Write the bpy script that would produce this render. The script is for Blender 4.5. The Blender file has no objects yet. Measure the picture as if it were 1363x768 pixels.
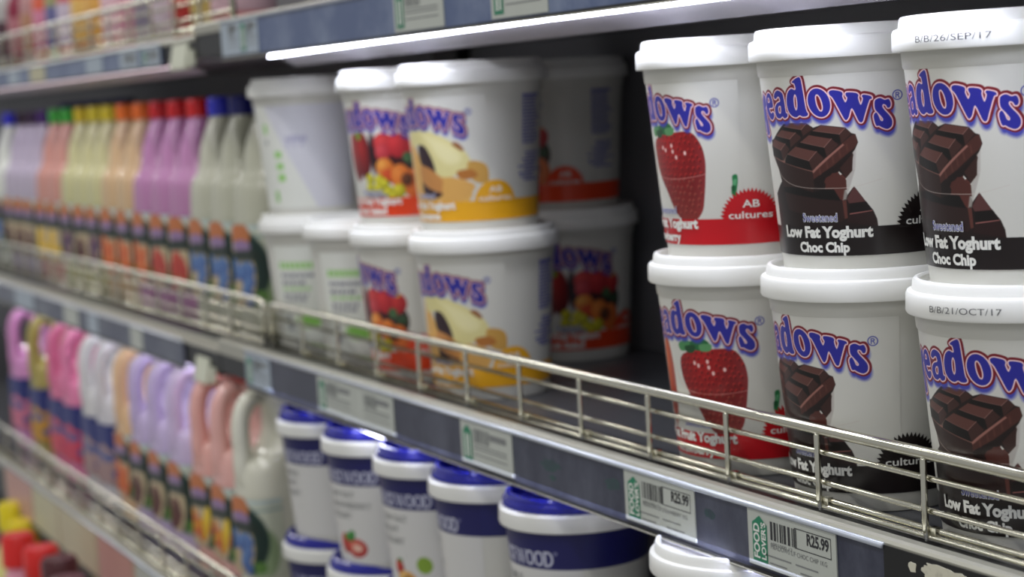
import bpy, bmesh, math, random
import numpy as np
from mathutils import Matrix, Vector

# ------------------------------------------------------------------ basics
S = 0.13            # one design unit (the height of one yoghurt tub) in metres
EYE = 1.45          # height of the camera above the floor
PI = math.pi
rnd = random.Random(7)
SC = bpy.context.scene
COL = SC.collection
def wz(z): return EYE + z*S

# camera -----------------------------------------------------------------
YAW, PITCH, ROLL, FPX = 1.1146, .1051, -.0594, 2500.0
fwd = Vector((-math.sin(YAW)*math.cos(PITCH), math.cos(YAW)*math.cos(PITCH), -math.sin(PITCH)))
rt = fwd.cross(Vector((0,0,1))).normalized(); up = rt.cross(fwd)
c_, s_ = math.cos(ROLL), math.sin(ROLL)
r2 = c_*rt + s_*up; u2 = -s_*rt + c_*up
cam = bpy.data.cameras.new('camera'); camo = bpy.data.objects.new('camera', cam); COL.objects.link(camo)
m = Matrix((( r2.x,u2.x,-fwd.x),(r2.y,u2.y,-fwd.y),(r2.z,u2.z,-fwd.z))).to_4x4()
m.translation = Vector((0,0,EYE)); camo.matrix_world = m
cam.sensor_fit = 'HORIZONTAL'; cam.sensor_width = 36; cam.lens = FPX/1363*36
cam.clip_start = .02; cam.clip_end = 60
cam.dof.use_dof = True; cam.dof.focus_distance = .96; cam.dof.aperture_fstop = 8.0
SC.camera = camo

# ------------------------------------------------------------------ colour and materials
def lin(c):
    c = np.asarray(c, float)/255.0
    return np.where(c <= .04045, c/12.92, ((c+.055)/1.055)**2.4)
MATS = {}
def mat(name, rgb, rough=.45, metal=0., var=.04, scale=18., bump=0., spec=.5, sss=0., emit=None):
    if name in MATS: return MATS[name]
    M = bpy.data.materials.new(name); M.use_nodes = True
    nt = M.node_tree; N = nt.nodes; L = nt.links
    b = N['Principled BSDF']; l = lin(rgb)
    tc = N.new('ShaderNodeTexCoord'); no = N.new('ShaderNodeTexNoise')
    no.inputs['Scale'].default_value = scale; no.inputs['Detail'].default_value = 4
    L.new(tc.outputs['Object'], no.inputs['Vector'])
    mx = N.new('ShaderNodeMix'); mx.data_type = 'RGBA'
    mx.inputs['A'].default_value = (*[max(0,v*(1-var)) for v in l],1)
    mx.inputs['B'].default_value = (*[min(1,v*(1+var)) for v in l],1)
    L.new(no.outputs['Fac'], mx.inputs['Factor']); L.new(mx.outputs['Result'], b.inputs['Base Color'])
    b.inputs['Roughness'].default_value = rough; b.inputs['Metallic'].default_value = metal
    b.inputs['Specular IOR Level'].default_value = spec
    if sss:
        b.inputs['Subsurface Weight'].default_value = sss
        b.inputs['Subsurface Radius'].default_value = (.01,.008,.006); b.inputs['Subsurface Scale'].default_value = .6
    if bump:
        bp = N.new('ShaderNodeBump'); bp.inputs['Strength'].default_value = bump; bp.inputs['Distance'].default_value = .001
        L.new(no.outputs['Fac'], bp.inputs['Height']); L.new(bp.outputs['Normal'], b.inputs['Normal'])
    if emit:
        b.inputs['Emission Color'].default_value = (*lin(emit[0]),1); b.inputs['Emission Strength'].default_value = emit[1]
    MATS[name] = M
    return M
def print_mat(name, rough=.35):
    """printed film: colours come from the print stored on the mesh"""
    if name in MATS: return MATS[name]
    M = bpy.data.materials.new(name); M.use_nodes = True
    nt = M.node_tree; b = nt.nodes['Principled BSDF']
    a = nt.nodes.new('ShaderNodeAttribute'); a.attribute_name = 'print'
    nt.links.new(a.outputs['Color'], b.inputs['Base Color'])
    b.inputs['Roughness'].default_value = rough
    MATS[name] = M
    return M
def worn_mat(name, rgb, mark, amount=.62, scale=9, rough=.35, stretch=(1,1,1), fine=60):
    """surface with pale scuffs and scratches of their own shape"""
    if name in MATS: return MATS[name]
    M = bpy.data.materials.new(name); M.use_nodes = True
    nt = M.node_tree; N = nt.nodes; L = nt.links; b = N['Principled BSDF']
    tc = N.new('ShaderNodeTexCoord'); mp = N.new('ShaderNodeMapping'); mp.inputs['Scale'].default_value = stretch
    L.new(tc.outputs['Object'], mp.inputs['Vector'])
    n1 = N.new('ShaderNodeTexNoise'); n1.inputs['Scale'].default_value = scale; n1.inputs['Detail'].default_value = 7
    n1.inputs['Roughness'].default_value = .7
    L.new(mp.outputs['Vector'], n1.inputs['Vector'])
    rp = N.new('ShaderNodeValToRGB'); rp.color_ramp.elements[0].position = amount-.14; rp.color_ramp.elements[1].position = amount+.22
    rp.color_ramp.elements[0].color = (*lin(rgb),1); rp.color_ramp.elements[1].color = (*lin(mark),1)
    L.new(n1.outputs['Fac'], rp.inputs['Fac']); L.new(rp.outputs['Color'], b.inputs['Base Color'])
    b.inputs['Roughness'].default_value = rough
    MATS[name] = M
    return M

WHITE = mat('white_plastic', (212,211,203), .35, var=.02)
LIDW  = mat('white_lid_plastic', (242,242,237), .33, var=.02)
CHROME = mat('chromed_wire', (218,215,198), .13, 1.0, var=.05)
LIP = mat('galvanised_lip', (186,184,170), .35, .55, var=.08, scale=40)
EDGE = mat('clear_rail_edge', (206,212,222), .2, .35, var=.06)
SHELF = mat('grey_shelf_paint', (86,87,91), .3, .2, var=.1, scale=25)
UNDER = mat('shelf_underside', (164,160,170), .5, .0, var=.12, scale=30)
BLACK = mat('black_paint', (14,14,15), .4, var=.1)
WALLM = mat('charcoal_liner', (126,126,130), .6, var=.12, scale=6)
RAILN = worn_mat('navy_ticket_strip', (46,49,68), (100,104,120), .60, 10, .28, (1,1,.6))
RAILB = worn_mat('blue_ticket_strip', (84,100,138), (150,162,186), .60, 9, .3)
RAILG = worn_mat('grey_ticket_strip', (66,72,96), (128,134,144), .58, 9, .3)
CARD = mat('ticket_card', (190,194,186), .4, var=.05, scale=60)
CARDB = mat('bluish_ticket_card', (170,182,194), .4, var=.05, scale=60)
CARDY = mat('cream_ticket_card', (196,190,158), .4, var=.08, scale=40)
CARDP = mat('pink_ticket_card', (196,150,140), .4, var=.1, scale=30)
GREEN = mat('ticket_green', (24,128,92), .4, var=.04)
INK = mat('black_ink', (44,44,48), .5, var=.02)
INKG = mat('grey_ink', (128,130,130), .5, var=.02)
INKB = mat('violet_ink', (96,94,140), .5, var=.02)
TXTW = mat('white_print', (236,236,230), .4, var=.01)
TXTBLUE = mat('blue_print', (70,74,170), .4, var=.02)
NAVY = mat('navy_print', (28,30,96), .35, var=.03)
NAVYLID = mat('blue_lid_plastic', (36,38,146), .2, var=.03)
BRACK = mat('cream_bracket_paint', (214,216,196), .4, var=.05)

# ------------------------------------------------------------------ mesh helpers (design units in, metres out)
def mesh_obj(name, verts, faces, ms, parent=None, smooth=False, mi=None, loc=(0,0,0), rz=0., sharp=None):
    me = bpy.data.meshes.new(name)
    v = np.asarray(verts, float)*S
    me.from_pydata(v.tolist(), [], [list(map(int,f)) for f in faces])
    ms = ms if isinstance(ms, (list,tuple)) else [ms]
    for q in ms: me.materials.append(q)
    if mi is not None: me.polygons.foreach_set('material_index', np.asarray(mi, np.int32))
    if smooth:
        me.polygons.foreach_set('use_smooth', np.ones(len(me.polygons), bool))
        if sharp: me.set_sharp_from_angle(angle=math.radians(sharp))
    me.validate(); me.update()
    o = bpy.data.objects.new(name, me); COL.objects.link(o)
    if parent: o.parent = parent
    o.location = (loc[0]*S, loc[1]*S, loc[2]*S); o.rotation_euler = (0,0,rz)
    return o
class MB:
    def __init__(self): self.v = []; self.f = []; self.mi = []
    def add(self, v, f, mi=0):
        n = len(self.v); self.v += [tuple(p) for p in v]; self.f += [tuple(i+n for i in q) for q in f]; self.mi += [mi]*len(f)
        return self
    def box(self, x0,x1,y0,y1,z0,z1, b=0., mi=0):
        bm = bmesh.new(); bmesh.ops.create_cube(bm, size=1)
        for v in bm.verts: v.co = Vector(((x0+x1)/2+v.co.x*(x1-x0),(y0+y1)/2+v.co.y*(y1-y0),(z0+z1)/2+v.co.z*(z1-z0)))
        if b: bmesh.ops.bevel(bm, geom=bm.edges[:], offset=b, segments=2, affect='EDGES', profile=.6)
        bm.verts.ensure_lookup_table(); bm.verts.index_update()
        self.add([v.co[:] for v in bm.verts], [[v.index for v in f.verts] for f in bm.faces], mi); bm.free()
        return self
    def prism(self, prof, x0, x1, mi=0):
        """profile of (y,z) points (closed) swept along X"""
        n = len(prof)
        v = [(x0,y,z) for y,z in prof]+[(x1,y,z) for y,z in prof]
        f = [(i,(i+1)%n,n+(i+1)%n,n+i) for i in range(n)]+[tuple(range(n))[::-1], tuple(range(n,2*n))]
        return self.add(v, f, mi)
    def tube(self, pts, r, n=10, mi=0, squash=1., cap=True):
        P = [Vector(p) for p in pts]; k = len(P)
        R = r if isinstance(r,(list,tuple)) else [r]*k
        ref = None; rings = []
        for i in range(k):
            t = (P[min(i+1,k-1)]-P[max(i-1,0)]).normalized()
            if ref is None:
                ref = Vector((1,0,0)) if abs(t.x) < .9 else Vector((0,0,1))
            ref = (ref - t*ref.dot(t)).normalized(); b = t.cross(ref)
            rings.append([P[i]+R[i]*(math.cos(2*PI*j/n)*ref*squash+math.sin(2*PI*j/n)*b) for j in range(n)])
        v = [q for rr in rings for q in rr]
        f = [(i*n+j,i*n+(j+1)%n,(i+1)*n+(j+1)%n,(i+1)*n+j) for i in range(k-1) for j in range(n)]
        if cap: f += [tuple(range(n))[::-1], tuple((k-1)*n+j for j in range(n))]
        return self.add(v, f, mi)
    def lathe(self, prof, n=64, mi=0, flute=None):
        """profile of (r,z) from the axis at the bottom, outwards and up"""
        v = []; f = []
        for i,(r,z) in enumerate(prof):
            for j in range(n):
                a = 2*PI*j/n; q = r
                if flute and flute[0] <= i <= flute[1]: q = r + flute[2]*(1 if j%2 else -1)
                v.append((q*math.sin(a), -q*math.cos(a), z))
        for i in range(len(prof)-1):
            for j in range(n): f.append((i*n+j,i*n+(j+1)%n,(i+1)*n+(j+1)%n,(i+1)*n+j))
        f.append(tuple(range(n))[::-1]); f.append(tuple((len(prof)-1)*n+j for j in range(n)))
        return self.add(v, f, mi)
    def loft(self, rings, mi=0):
        n = len(rings[0]); v = [p for r in rings for p in r]
        f = [(i*n+j,i*n+(j+1)%n,(i+1)*n+(j+1)%n,(i+1)*n+j) for i in range(len(rings)-1) for j in range(n)]
        f += [tuple(range(n))[::-1], tuple((len(rings)-1)*n+j for j in range(n))]
        return self.add(v, f, mi)
    def build(self, name, ms, parent=None, smooth=False, sharp=None, loc=(0,0,0), rz=0.):
        return mesh_obj(name, self.v, self.f, ms, parent, smooth, self.mi, loc, rz, sharp)

def tag(o, label, cat, group=None):
    o['label'] = label; o['category'] = cat
    if group: o['group'] = group
    return o
def thing(name, label, cat, x, y, z, rz=0., group=None):
    o = bpy.data.objects.new(name, None); COL.objects.link(o)
    o.empty_display_size = .02
    o.location = (x*S, y*S, wz(z)); o.rotation_euler = (0,0,rz)
    return tag(o, label, cat, group)
def copy_tree(o, parent=None):
    c = o.copy(); COL.objects.link(c)
    if parent is not None: c.parent = parent
    for ch in list(o.children): copy_tree(ch, c)
    return c
def put(o, x, y, z, rz, label, cat, group=None):
    o.location = (x*S, y*S, wz(z)); o.rotation_euler = (0,0,rz)
    return tag(o, label, cat, group)
def world(name, mb, ms, smooth=False, sharp=None, kind=None, parent=None):
    """mesh given in absolute design coordinates"""
    o = mb.build(name, ms, parent, smooth, sharp)
    if parent is None: o.location = (0,0,EYE)
    if kind: o['kind'] = kind
    return o

# ------------------------------------------------------------------ lettering (built-in font turned into flat meshes)
_txt = {}
def text_geo(body, bold=0.):
    k = (body,bold)
    if k in _txt: return _txt[k]
    cu = bpy.data.curves.new('lettering','FONT'); cu.body = body; cu.size = 1.; cu.offset = bold; cu.resolution_u = 3
    o = bpy.data.objects.new('lettering', cu); COL.objects.link(o)
    dg = bpy.context.evaluated_depsgraph_get(); dg.update()
    me = bpy.data.meshes.new_from_object(o.evaluated_get(dg))
    v = np.array([tuple(q.co) for q in me.vertices]).reshape(-1,3)[:,:2]; f = [tuple(p.vertices) for p in me.polygons]
    bpy.data.objects.remove(o); bpy.data.curves.remove(cu); bpy.data.meshes.remove(me)
    _txt[k] = (v,f)
    return v,f
def text2d(body, x0, x1, base, cap, bold=0.):
    """letters between x0 and x1 standing on y=base (y down), capitals cap high"""
    v,f = text_geo(body, bold)
    a,b = v[:,0].min(), v[:,0].max()
    X = x0+(v[:,0]-a)/(b-a)*(x1-x0); Y = base - v[:,1]/.70*cap
    return np.stack([X,Y],1), f
class Flat:
    """2-D shapes in print units (x right, y down), several materials"""
    def __init__(self): self.v=[]; self.f=[]; self.mi=[]
    def poly(self, pts, mi=0): n=len(self.v); self.v += [tuple(p) for p in pts]; self.f.append(tuple(range(n,n+len(pts)))); self.mi.append(mi); return self
    def rect(self, x0,x1,y0,y1, mi=0): return self.poly([(x0,y1),(x1,y1),(x1,y0),(x0,y0)],mi)
    def text(self, body,x0,x1,base,cap,mi=0,bold=0.):
        v,f = text2d(body,x0,x1,base,cap,bold); n=len(self.v)
        self.v += [tuple(p) for p in v]; self.f += [tuple(i+n for i in q) for q in f]; self.mi += [mi]*len(f); return self
    def ring(self, cx,cy,r0,r1,n=24,mi=0):
        for i in range(n):
            a,b = 2*PI*i/n, 2*PI*(i+1)/n
            self.poly([(cx+r*math.cos(t),cy+r*math.sin(t)) for r,t in ((r0,a),(r1,a),(r1,b),(r0,b))],mi)
        return self

# ------------------------------------------------------------------ print painting
class Canvas:
    def __init__(self, x0,x1,y0,y1,res,bg):
        self.x0,self.x1,self.y0,self.y1=x0,x1,y0,y1; self.res=res
        self.nx=int((x1-x0)*res)+1; self.ny=int((y1-y0)*res)+1
        self.X,self.Y=np.meshgrid(np.linspace(x0,x1,self.nx),np.linspace(y0,y1,self.ny))
        self.C=np.empty((self.ny,self.nx,3)); self.C[:]=bg
    def mix(self, a, col):
        a=np.clip(a,0,1)[...,None]; self.C=self.C*(1-a)+np.asarray(col,float)*a
    def sd(self, pts):
        """signed distance to a closed polygon (negative inside)"""
        P=np.asarray(pts,float); X,Y=self.X,self.Y
        d=np.full(X.shape,1e9); ins=np.zeros(X.shape,bool)
        for (ax,ay),(bx,by) in zip(P,np.roll(P,-1,0)):
            ex,ey=bx-ax,by-ay; l=ex*ex+ey*ey+1e-12
            t=np.clip(((X-ax)*ex+(Y-ay)*ey)/l,0,1)
            d=np.minimum(d,(X-ax-t*ex)**2+(Y-ay-t*ey)**2)
            if ay!=by:
                ins^=((ay>Y)!=(by>Y))&(X<(bx-ax)*(Y-ay)/(by-ay)+ax)
        d=np.sqrt(d); return np.where(ins,-d,d)
    def poly(self, pts, col, soft=.6, alpha=1.):
        d=self.sd(pts); self.mix((.5-d/soft)*1. if soft<=0 else np.clip(.5-d/(2*soft),0,1)*alpha,col)
    def line(self, pts, w, col, alpha=1.):
        d=np.full(self.X.shape,1e9)
        for (ax,ay),(bx,by) in zip(pts[:-1],pts[1:]):
            ex,ey=bx-ax,by-ay; l=ex*ex+ey*ey+1e-12
            t=np.clip(((self.X-ax)*ex+(self.Y-ay)*ey)/l,0,1)
            d=np.minimum(d,(self.X-ax-t*ex)**2+(self.Y-ay-t*ey)**2)
        self.mix(np.clip(.5-(np.sqrt(d)-w/2)/1.,0,1)*alpha,col)
    def ell(self, cx,cy,rx,ry,col,col2=None,soft=.08,lx=-.35,ly=-.4,ang=0.):
        x=self.X-cx; y=self.Y-cy; ca,sa=math.cos(ang),math.sin(ang); x,y=(x*ca+y*sa)/rx,(-x*sa+y*ca)/ry
        q=np.sqrt(x*x+y*y); a=np.clip((1-q)/soft+.5,0,1)
        c=np.asarray(col,float)
        if col2 is not None:
            g=np.clip(np.sqrt((x-lx)**2+(y-ly)**2)/1.4,0,1)[...,None]
            c=np.asarray(col2,float)*(1-g)+c*g
            a=a[...,None]; self.C=self.C*(1-a)+c*a
        else: self.mix(a,c)
def smooth_poly(P, n=5):
    P=np.asarray(P,float); out=[]; k=len(P)
    for i in range(k):
        p0,p1,p2,p3=P[i-1],P[i],P[(i+1)%k],P[(i+2)%k]
        for j in range(n):
            t=j/n; out.append(.5*((2*p1)+(-p0+p2)*t+(2*p0-5*p1+4*p2-p3)*t*t+(-p0+3*p1-3*p2+p3)*t**3))
    return np.array(out)

# print units: 129 per radian round the tub, 293 from the lid skirt down to the base
RPX, HPX = 129., 293.
ZF, RB, RT = .90, .352, .425
def rad(z): return RB+(RT-RB)*z/ZF
def wrap(x, y, off):
    th=np.asarray(x,float)/RPX; z=ZF*(1-np.asarray(y,float)/HPX); r=rad(z)+off
    return np.stack([r*np.sin(th),-r*np.cos(th),z],-1)
def patch(name, cv, parent, off=.002, wrapf=None, m=None):
    v=(wrapf or wrap)(cv.X,cv.Y,off).reshape(-1,3)
    i=np.arange(cv.ny*cv.nx).reshape(cv.ny,cv.nx)
    f=np.stack([i[1:,:-1],i[1:,1:],i[:-1,1:],i[:-1,:-1]],-1).reshape(-1,4)
    me=bpy.data.meshes.new(name)
    me.vertices.add(len(v)); me.vertices.foreach_set('co',(v*S).ravel())
    me.loops.add(f.size); me.loops.foreach_set('vertex_index',f.ravel().astype(np.int32))
    me.polygons.add(len(f)); me.polygons.foreach_set('loop_start',np.arange(0,f.size,4,dtype=np.int32))
    me.update(calc_edges=True)
    me.polygons.foreach_set('use_smooth',np.ones(len(f),bool))
    at=me.attributes.new('print','FLOAT_COLOR','POINT')
    c=np.ones((len(v),4)); c[:,:3]=lin(np.clip(cv.C,0,255)).reshape(-1,3)
    at.data.foreach_set('color',c.ravel())
    me.materials.append(m or print_mat('printed_film')); me.validate()
    o=bpy.data.objects.new(name,me); COL.objects.link(o); o.parent=parent
    return o
def wrapflat(name, fl, ms, parent, off, wrapf=None):
    v=np.array(fl.v); p=(wrapf or wrap)(v[:,0],v[:,1],off)
    return mesh_obj(name,p,fl.f,ms,parent,False,fl.mi)

class View:
    """where one tub stood in the photograph: turns traced points into print units"""
    def __init__(s, cx,R,top,base,a0,zx,zy,zs): s.__dict__.update(cx=cx,R=R,top=top,base=base,a0=a0,zx=zx,zy=zy,zs=zs)
    def __call__(s, pts):
        P=np.asarray(pts,float); x=s.zx+P[:,0]/s.zs; y=s.zy+P[:,1]/s.zs
        a=np.arcsin(np.clip((x-s.cx)/s.R,-.995,.995))
        el=np.clip((y-100)/2500,0,1)
        yy=(y-s.top)+(x-s.cx)*.065+s.R*el*(1-np.cos(a))
        return np.stack([(a-math.radians(s.a0))*RPX, yy*HPX/(s.base-s.top)],1)
BGP=(212,211,203)
LOGO=View(1141,129,76,369,-31,1010,95,7.174)
OUT={'e':[(95,222),(74,250),(62,310),(64,390),(80,450),(105,477),(127,450),(130,415),(118,405),(105,418),(92,400),(88,365),(127,355),(127,290),(115,240)],
 'a':[(190,197),(160,222),(148,262),(165,277),(185,255),(200,260),(205,300),(175,318),(150,355),(145,410),(160,455),(190,462),(212,442),(230,462),(258,447),(262,415),(248,405),(243,290),(232,222)],
 'd':[(335,115),(375,80),(412,75),(425,180),(440,370),(458,415),(445,437),(405,442),(378,430),(345,450),(305,435),(275,385),(268,300),(285,220),(320,180),(350,190),(365,180),(357,130)],
 'o':[(567+100*math.cos(t)+12*math.sin(t),310+135*math.sin(t)) for t in np.linspace(0,2*PI,16,endpoint=False)],
 'w':[(665,205),(700,190),(770,203),(785,225),(780,250),(800,300),(813,302),(828,262),(815,240),(822,212),(900,215),(925,235),(920,260),(935,318),(950,324),(968,268),(958,245),(975,232),(1035,245),(1042,268),(1020,282),(975,420),(955,482),(935,492),(915,467),(863,355),(830,440),(810,470),(795,467),(770,420),(700,270),(670,235)],
 's':[(1070,300),(1085,275),(1120,263),(1160,280),(1195,272),(1212,310),(1205,345),(1185,350),(1170,325),(1145,318),(1135,340),(1155,375),(1203,430),(1224,475),(1217,525),(1180,552),(1130,537),(1105,522),(1080,522),(1063,470),(1060,425),(1080,400),(1100,430),(1118,475),(1140,480),(1143,455),(1108,410),(1073,365)]}
HOL={'e':[(86,265),(81,312),(99,312),(101,275)],'a':[(190,342),(177,370),(181,412),(201,412),(207,350)],
 'd':[(350,230),(335,270),(335,350),(350,388),(366,350),(366,260)],
 'o':[(545,232),(533,260),(540,330),(562,385),(590,392),(602,350),(590,280),(567,235)]}
def letters():
    L=[]
    for k,o in OUT.items():
        P=smooth_poly(LOGO(smooth_poly(o,3)),1)
        h=[LOGO(smooth_poly(HOL[k],3))] if k in HOL else []
        L.append((P,h))
    M=[(-150,62),(-134,52),(-122,56),(-118,76),(-112,54),(-100,44),(-92,48),(-93,60),(-97,64),(-92,92),(-90,98),(-97,102),(-106,100),(-106,78),(-114,98),(-121,98),(-130,82),(-130,106),(-134,112),(-148,114),(-150,106),(-145,100),(-147,72)]
    L.append((np.array(M,float),[]))
    return L
LETTERS=letters()
def logo(cv, k=1.0):
    D=np.full(cv.X.shape,1e9)
    for o,hs in LETTERS:
        d=cv.sd(o)
        for h in hs: d=np.maximum(d,-cv.sd(h))
        D=np.minimum(D,d)
    # soft blue drop shadow lies below and right of the letters
    sh=np.full(cv.X.shape,1e9); X,Y=cv.X,cv.Y
    cv.X,cv.Y=X-1.5,Y-6.5
    for o,hs in LETTERS: sh=np.minimum(sh,cv.sd(o))
    cv.X,cv.Y=X-.6,Y+.4
    rd=np.full(cv.X.shape,1e9)
    for o,hs in LETTERS: rd=np.minimum(rd,cv.sd(o))
    cv.X,cv.Y=X,Y
    cv.mix(np.clip(1-(sh-1)/5.5,0,1)**1.3*.95,(62,66,170))
    w=k
    cv.mix(np.clip(.5-(rd-4.5)/w,0,1),(118,16,30))
    cv.mix(np.clip(.5-(D-1.9)/w,0,1),(248,214,214))
    cv.mix(np.clip(.5-(D-.2)/w,0,1),(42,42,152))
    # registered mark
    cx,cy=LOGO([(1275,230)])[0]
    r=np.sqrt((cv.X-cx)**2+(cv.Y-cy)**2)
    cv.mix(np.clip(.5-(np.abs(r-6.2)-.7)/.9,0,1),(70,74,160))
    for q in ([(-2,3.4),(-2,-3.2),(1,-3.2),(2,-1.8),(1,-.2),(-2,-.2)],[(.2,-.2),(2.2,3.4)]):
        cv.line([(cx+a,cy+b) for a,b in q],1.3,(70,74,160))
C1=View(1141,129,76,369,-31,1010,155,7.68); C2=View(1141,129,76,369,-31,1010,235,6.98)
def paint_choc(cv):
    g=lambda c:tuple(255*(v/255)**(1.22 if v<135 else 1.) for v in c)
    def a(p,c,s=.7,al=1.): cv.poly(C1(p),g(c),s,al)
    def b(p,c,s=.7,al=1.): cv.poly(C2(p),g(c),s,al)
    b([(60,180),(130,60),(690,-20),(760,180),(825,100),(930,240),(1000,320),(1035,400),(1050,520),(60,520)],(44,27,25))
    b([(130,-60),(480,-60),(430,165),(150,70)],(62,39,34))
    b([(145,165),(520,230),(700,240),(720,400),(690,440),(170,330)],(60,38,35))
    b([(140,60),(430,165),(620,110),(690,235),(520,225),(140,160)],(22,13,12))
    b([(480,-40),(690,-40),(640,100),(560,90)],(96,52,46)); b([(640,40),(760,-40),(720,240),(690,230),(620,110)],(106,60,53))
    b([(590,95),(635,95),(630,118),(600,112)],(235,215,205),.8)
    b([(705,240),(745,230),(750,400),(720,410)],(112,68,60))
    b([(825,100),(930,240),(770,262),(750,220)],(106,68,66)); b([(770,265),(935,240),(990,320),(770,355)],(26,13,13))
    b([(770,355),(990,318),(992,328),(770,368)],(150,112,107)); b([(770,370),(995,328),(1040,470),(740,440)],(54,28,27))
    b([(775,-60),(840,-60),(745,225),(712,232)],(176,172,164),1.2,.8)
    a([(80,262),(105,248),(230,88),(460,78),(530,128),(610,98),(850,122),(905,178),(945,188),(968,270),(935,345),(905,385),(870,430),(760,520),(690,570),(620,640),(560,740),(150,740),(130,470),(78,420)],(46,29,26))
    a([(490,640),(760,500),(900,380),(920,400),(830,640),(760,570),(620,640),(560,760),(490,760)],(40,23,21))
    a([(690,590),(750,590),(830,660),(830,760),(600,760),(620,680)],(98,55,48)); a([(770,540),(915,380),(900,560),(830,640)],(72,44,39))
    a([(918,370),(945,340),(932,520),(870,700),(835,700),(900,560)],(186,180,174),1.2,.85)
    a([(80,420),(180,475),(490,590),(490,740),(150,740),(120,560)],(64,43,39))
    a([(485,575),(905,200),(945,190),(966,270),(930,330),(700,520),(490,660)],(92,54,47))
    for t in (.12,.3,.45,.62,.8): # fluting along the broken edge
        x=500+t*430; y=590-t*370
        a([(x,y),(x+16,y-14),(x+26,y+60),(x+8,y+70)],(112,70,61),1.,.7)
    a([(478,572),(815,288),(830,300),(492,596)],(152,122,112),.8)
    a([(182,470),(240,395),(262,395),(205,490)],(122,102,92),.8)
    a([(80,412),(180,468),(485,566),(485,582),(180,488),(80,428)],(140,114,104),.7)
    for T,Rr,F in (([(230,118),(285,80),(465,85),(405,148)],[(465,85),(525,140),(420,215),(402,148)],[(226,120),(403,148),(405,218),(222,160)]),
      ([(135,212),(200,155),(345,180),(276,247)],[(345,180),(392,215),(395,240),(276,337),(276,247)],[(133,213),(276,247),(276,335),(130,255)]),
      ([(78,312),(108,250),(225,295),(166,362)],[(225,295),(262,350),(182,470),(166,362)],[(74,313),(166,362),(172,472),(79,420)]),
      ([(525,158),(610,102),(845,128),(785,190)],[(845,128),(905,182),(802,287),(785,190)],[(498,178),(528,157),(785,190),(797,287),(500,204)]),
      ([(388,277),(480,203),(705,238),(625,327)],[(705,238),(772,300),(646,422),(625,327)],[(358,302),(390,276),(625,327),(642,427),(560,402),(355,322)]),
      ([(238,402),(330,323),(545,370),(455,467)],[(545,370),(612,440),(487,572),(455,467)],[(213,442),(240,401),(455,467),(482,572),(200,492)])):
        a(F,(28,18,16),.6); a(Rr,(80,51,46),.6); a(T,(112,74,67),.6)
        q=np.array(T,float); cv.line(C1([q[3],q[2]]),.9,(150,112,104),.8); cv.line(C1([q[0],q[3]]),.8,(140,104,96),.7)
    # moulded smile line on the tub wall
    P=[(95,420),(110,470),(140,520),(200,550),(300,562),(430,560),(560,540),(640,520)]
    cv.line(smooth_open(C1([(90,440),(120,560),(160,650),(260,720),(420,750),(640,750),(900,730),(1200,640)])),.9,(206,198,190),.75)
def smooth_open(P,n=6):
    P=np.asarray(P,float); Q=np.vstack([2*P[0]-P[1],P,2*P[-1]-P[-2]]); out=[]
    for i in range(1,len(Q)-2):
        for j in range(n):
            t=j/n; p0,p1,p2,p3=Q[i-1],Q[i],Q[i+1],Q[i+2]
            out.append(.5*((2*p1)+(-p0+p2)*t+(2*p0-5*p1+4*p2-p3)*t*t+(-p0+3*p1-3*p2+p3)*t**3))
    out.append(P[-1]); return out
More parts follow.
